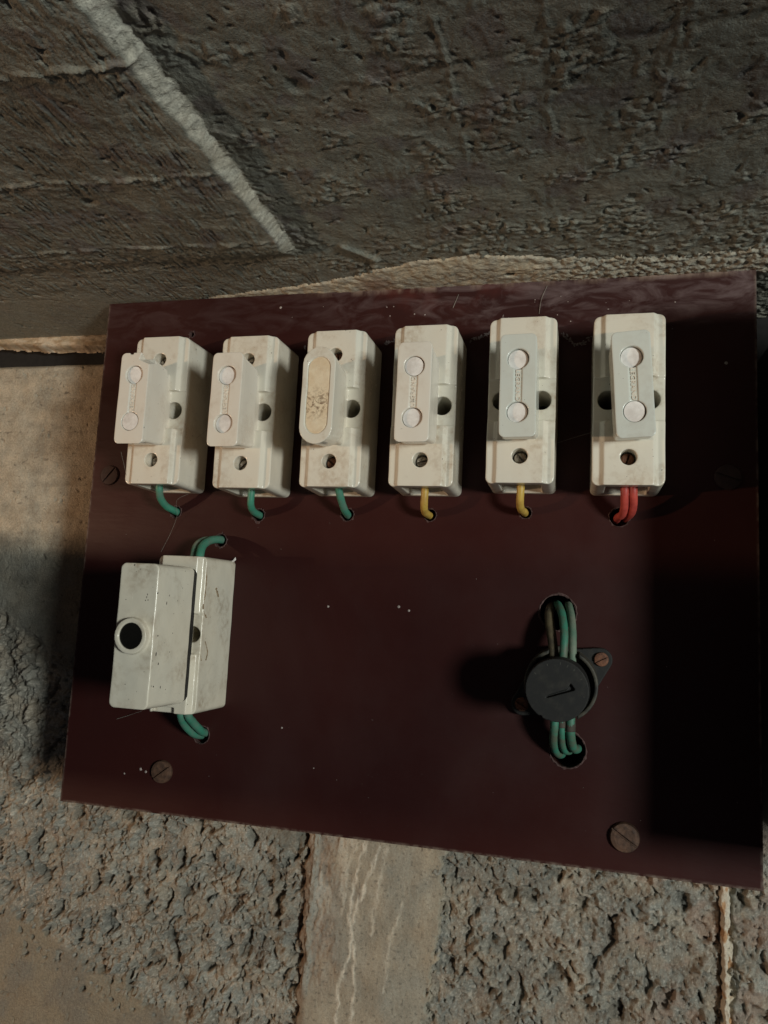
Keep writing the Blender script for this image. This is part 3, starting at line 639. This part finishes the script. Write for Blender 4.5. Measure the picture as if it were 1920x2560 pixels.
bm = bmesh.new(); rnd = random.Random(9)
def speck(bm, x, y, z, s, ax, el=1.0):
    m_ = Matrix.Translation((x, y, z)) @ (Matrix.Diagonal((s, .12, s*el, 1)) if ax == 'y' else Matrix.Diagonal((.12, s, s*el, 1)))
    bmesh.ops.create_icosphere(bm, subdivisions=1, radius=1, matrix=m_)
for cu, cv, s_, el in ((365, 425, .3, 1.4), (418, 462, .25, 1), (383, 485, .2, 1), (455, 530, .22, 1.2), (430, 548, .2, 1), (412, 600, .2, 1), (437, 603, .2, 1), (540, 580, .25, 1), (538, 622, .28, 1), (553, 555, .2, 1), (583, 672, .25, 2.2),
                       (487, 690, .2, 2.5), (480, 715, .2, 2.5), (468, 744, .3, .9), (492, 741, .3, .9), (285, 745, .25, 1), (287, 860, .2, 1), (285, 1510, .2, 1), (413, 1545, .2, 1), (460, 1385, .3, .7), (545, 1510, .25, 1.6), (320, 1640, .2, 1)):
    x_, z_ = capxy(cu, cv); speck(bm, x_, -67.15, z_, s_, 'y', el)
for k in range(9): speck(bm, 9.35, rnd.uniform(-64, -40), rnd.uniform(-28, 28), rnd.uniform(.18, .34), 'x', rnd.uniform(1, 2.6))
speck(bm, 9.3, -64, -7.5, .4, 'x', 2.4); speck(bm, 9.4, -59, 14, .3, 'x', 2.6)
sp_ = link('dirt_speck', bm_mesh(bm), simple('dirt', (.05, .04, .03), .9), cap); sp_['kind'] = 'stuff'
# brown drips of old glue down the right shoulder of the base
bm = bmesh.new(); rnd = random.Random(12)
for pts, r_ in (([(12.2, -30.6, 33), (12.6, -30.2, 22), (12.2, -30.6, 12), (12.9, -28, 8)], .32), ([(12.3, -30.2, 5), (12.1, -30.4, -6), (12.7, -29.4, -12)], .25), ([(12.2, -30.5, -8), (12.1, -30.5, -20), (12.0, -30.6, -33)], .28), ([(12.7, -27, -3), (12.9, -24, -8), (12.9, -25, -12)], .2), ([(12.7, -20, 22), (12.9, -17, 18)], .4)):
    b2 = tube(pts, r_, 6, 12, 1.1, len(pts)); mm = bpy.data.meshes.new('x'); b2.to_mesh(mm); b2.free(); bm.from_mesh(mm)
link('glue_drip', bm_mesh(bm), simple('brown_residue', (.33, .25, .16), .7, scale=900, col2=(.18, .12, .07)), big)
sh = link('cement_shard', bm_mesh(fan_prism([(9.5, -2, 36), (12.5, -2, 36), (12, -2, 36.8)], [(10.8, -.6, 36.4), (13.0, -.6, 37.2), (12.6, -.6, 38.6)])), M_plug, big)
GB = 'wires of the large fuse holder'
wire('insulated_wire', [(79, -22, 120), (79, -20.5, 128), (77.3, -15, 133.6), (77.4, -8, 137), (78.6, -1, 138.3), (79.6, 8, 138.4), (80, 20, 138.5)], 2.0, M_green, 'green wire arching from the top of the large fuse holder into its hole', group=GB)
wire('insulated_wire', [(74, -18, 120), (73.8, -17, 128), (72.6, -13, 133.6), (73.4, -8, 136.8), (76.4, -2, 138.2), (77.6, 8, 138.4), (77.6, 20, 138.5)], 1.7, M_grey_green, 'dusty grey wire behind the green one on top of the large fuse holder', group=GB)
wire('insulated_wire', [(75.6, -21, 62), (75.4, -20, 53), (74.3, -14, 47.4), (74.8, -7, 42.6), (75.2, -1, 40.2), (75.2, 8, 38.8), (75.2, 20, 38)], 1.9, M_green, 'left of two touching green wires under the large fuse holder', group=GB)
wire('insulated_wire', [(79.4, -21, 62), (79.2, -20, 53), (78.8, -14, 48.6), (79.1, -8, 44.8), (78.6, -1.5, 41.9), (78.4, 8, 40.4), (78.2, 20, 40)], 1.95, M_green, 'right of two touching green wires under the large fuse holder', group=GB)

# ================================================================== ROTARY SELECTOR
sel = empty('rotary_switch', (251.5, 0, 79)); tag(sel, 'round black rotary switch with a two-eared flange, at the lower right', 'rotary switch')
def hull(circles):                                                   # outline of an eared flange
    pts = []
    for a in range(0, 360, 5):
        d = (math.cos(D2R(a)), math.sin(D2R(a)))
        best = max(((cx_*d[0]+cz_*d[1]+r_), cx_, cz_, r_) for cx_, cz_, r_ in circles); pts.append((best[1]+best[3]*d[0], best[2]+best[3]*d[1]))
    return pts
fp = hull([(0, 0, 14.2), (16.6, 10.8, 5.2), (-16.6, -10.8, 5.2)])
me = clay([fan_prism([(x_, .1, z_) for x_, z_ in fp], [(x_, -4.0, z_) for x_, z_ in fp])], [], .4, 3)
link('flange', me, M_black, sel)
me = clay([cyl(15.9, -2, -20, 0, 0, 48, 15.4)], [cyl(13.8, -40, -8, 0, 0, 48), box(-5.2, 7.2, -30, -5, 8, 30), box(-6, 7, -30, -5, -30, -8)], .34, 3)
link('cup', me, M_blackd, sel)
arrow = [(-6.4, -.35), (6.4, -.75), (5.6, 2.3), (4.4, 1.3), (3.4, .45), (-4.6, .45)]
ab = fan_prism([(x_, -50, z_) for x_, z_ in arrow], [(x_, -36.7, z_) for x_, z_ in arrow]); bmesh.ops.rotate(ab, verts=ab.verts, cent=(0, 0, 0), matrix=Matrix.Rotation(D2R(-21), 3, 'Y')); bmesh.ops.translate(ab, verts=ab.verts, vec=(-.3, 0, -1.6))
nicks = [cyl(.8, -60, -20, 13.4*math.cos(D2R(a)), -.6+13.4*math.sin(D2R(a)), 8) for a in (236, 251, 262)]
me = clay([cyl(12.2, -9, -34, -.3, -.4, 48), cyl(12.9, -33, -38.4, -1.2, -.6, 56, 12.5)], [ab]+nicks, .3, 2)
link('knob', me, M_black, sel)
bm = bmesh.new()
for a in (28, 52, 68, 84, 112, 145, 350):
    rr = 10.6; bmesh.ops.create_icosphere(bm, subdivisions=1, radius=1, matrix=Matrix.Translation((-1.2+rr*math.cos(D2R(a)), -38.35, -.6+rr*math.sin(D2R(a)))) @ Matrix.Rotation(D2R(-a), 4, 'Y') @ Matrix.Diagonal((.5+.5*((a*7) % 10)/10, .12, .25+.35*((a*3) % 7)/7, 1)))
link('worn_mark', bm_mesh(bm), simple('worn_grey', (.055, .055, .045), .85, scale=900), sel)
s_ = link('flange_screw', screw_mesh(3.1, 1.8, .8, -28), M_rust, sel, (17.0, -4, 11.0)); s_['label'] = 'rusty slotted screw in the upper ear'
link('flange_screw', screw_mesh(3.1, 1.8, .8, 30), M_rust, sel, (-17.0, -4, -11.0))
GS = 'wires of the rotary switch'
wire('insulated_wire', [(252, -15, 86), (252.4, -17, 93), (252.5, -15, 100.5), (251.4, -9, 108.3), (249.6, -2, 112.6), (248.4, 8, 113.6), (248, 22, 114)], 1.75, M_dullg, 'green wire entering the top of the rotary switch, middle one of three', group=GS)
wire('insulated_wire', [(256, -15, 86), (256.2, -17, 93), (256, -14, 101), (255.4, -8, 107.6), (254.2, -1, 112.6), (253.6, 8, 113.8), (253.4, 22, 114)], 1.65, M_grey_green, 'dusty grey-green wire at the right above the rotary switch', group=GS)
wire('insulated_wire', [(248, -12, 86), (248, -13, 93), (246.8, -10, 100.7), (245.6, -5, 107.5), (246, 2, 111.5), (246.5, 10, 112.5), (246.5, 22, 113)], 2.1, M_brownw, 'dark brownish wire at the left above the rotary switch', group=GS)
wire('insulated_wire', [(249.4, -14, 70), (249.2, -14.5, 61.5), (248.9, -10, 54.6), (249.6, -4, 49.6), (251.2, 2, 46.8), (252.5, 12, 45.5), (252.5, 22, 45)], 1.85, M_dullg, 'leftmost of three green wires under the rotary switch', group=GS)
wire('insulated_wire', [(252.3, -14, 70), (252.2, -14, 60), (252.4, -10, 54), (253.4, -5, 50), (255, 1, 48.4), (256, 10, 47.5), (256, 22, 47)], 1.45, M_dullg, 'thin middle one of three green wires under the rotary switch', group=GS)
wire('insulated_wire', [(256.0, -14, 70), (255.9, -14, 60), (256.5, -9.5, 54), (257.6, -5, 50.9), (259.0, 1, 50.0), (259.2, 10, 49.5), (259, 22, 49)], 1.9, M_dullg, 'rightmost of three green wires under the rotary switch', group=GS)
for (x_, z0, z1, r_) in ((255.9, 64, 59.4, 2.1), (252.2, 64, 60.6, 1.7)):
    link('wire_sleeve', bm_mesh(tube([(x_, -14, z0), (x_, -14.1, (z0+z1)/2), (x_, -14.1, z1)], r_, 12, 4)), M_sheath, sel, (-251.5, 0, -79), True)

# ================================================================== COBWEB STRANDS
GC = 'cobweb threads on the board'
for pts, r_, lab in (([(62, -6, 161), (57.5, -9, 157), (55, -3, 150), (51, -1, 141), (46, -.4, 131)], .055, 'fine cobweb thread hanging past the leftmost green wire'),
                     ([(36.5, -30, 178), (37.5, -28, 172), (39, -27, 166)], .05, 'short cobweb thread at the lower left of the chipped fuse holder'),
                     ([(66, -12, 188), (76, -16, 193), (86, -24, 196)], .045, 'fine cobweb thread between the two leftmost fuse holders'),
                     ([(29, -.5, 44), (36, -1, 46.5), (46, -6, 50)], .1, 'pale thread on the board under the large fuse holder'),
                     ([(247, -10, 186), (256, -10, 189), (264, -16, 190)], .045, 'cobweb thread between the two rightmost fuse holders'),
                     ([(241, -.4, 266), (238.5, -.9, 259), (237.5, -.5, 252)], .12, 'pale scratch-like thread on the top strip, above the two rightmost fuses'),
                     ([(198, -.4, 264), (195.5, -.8, 257)], .12, 'short pale thread on the top strip above the fourth fuse')):
    o = link('cobweb_thread', bm_mesh(tube(pts, r_, 5, 6)), M_web); tag(o, lab, 'cobweb', GC)

# ================================================================== box and rail added at or beyond the frame edge to shade the board
bx = link('shade_box', bm_mesh(rbox(90, 224, -70, 44, 3, cx=388, cz=129)), M_box)
tag(bx, 'box added at the right end of the board to shade it, mostly out of view', 'box')
rl = link('shade_rail', bm_mesh(box(-520, -40, -268, -252, 41, 101.5)), M_wood)
tag(rl, 'unseen rail added left of the board to cut the warm lamp', 'rail')
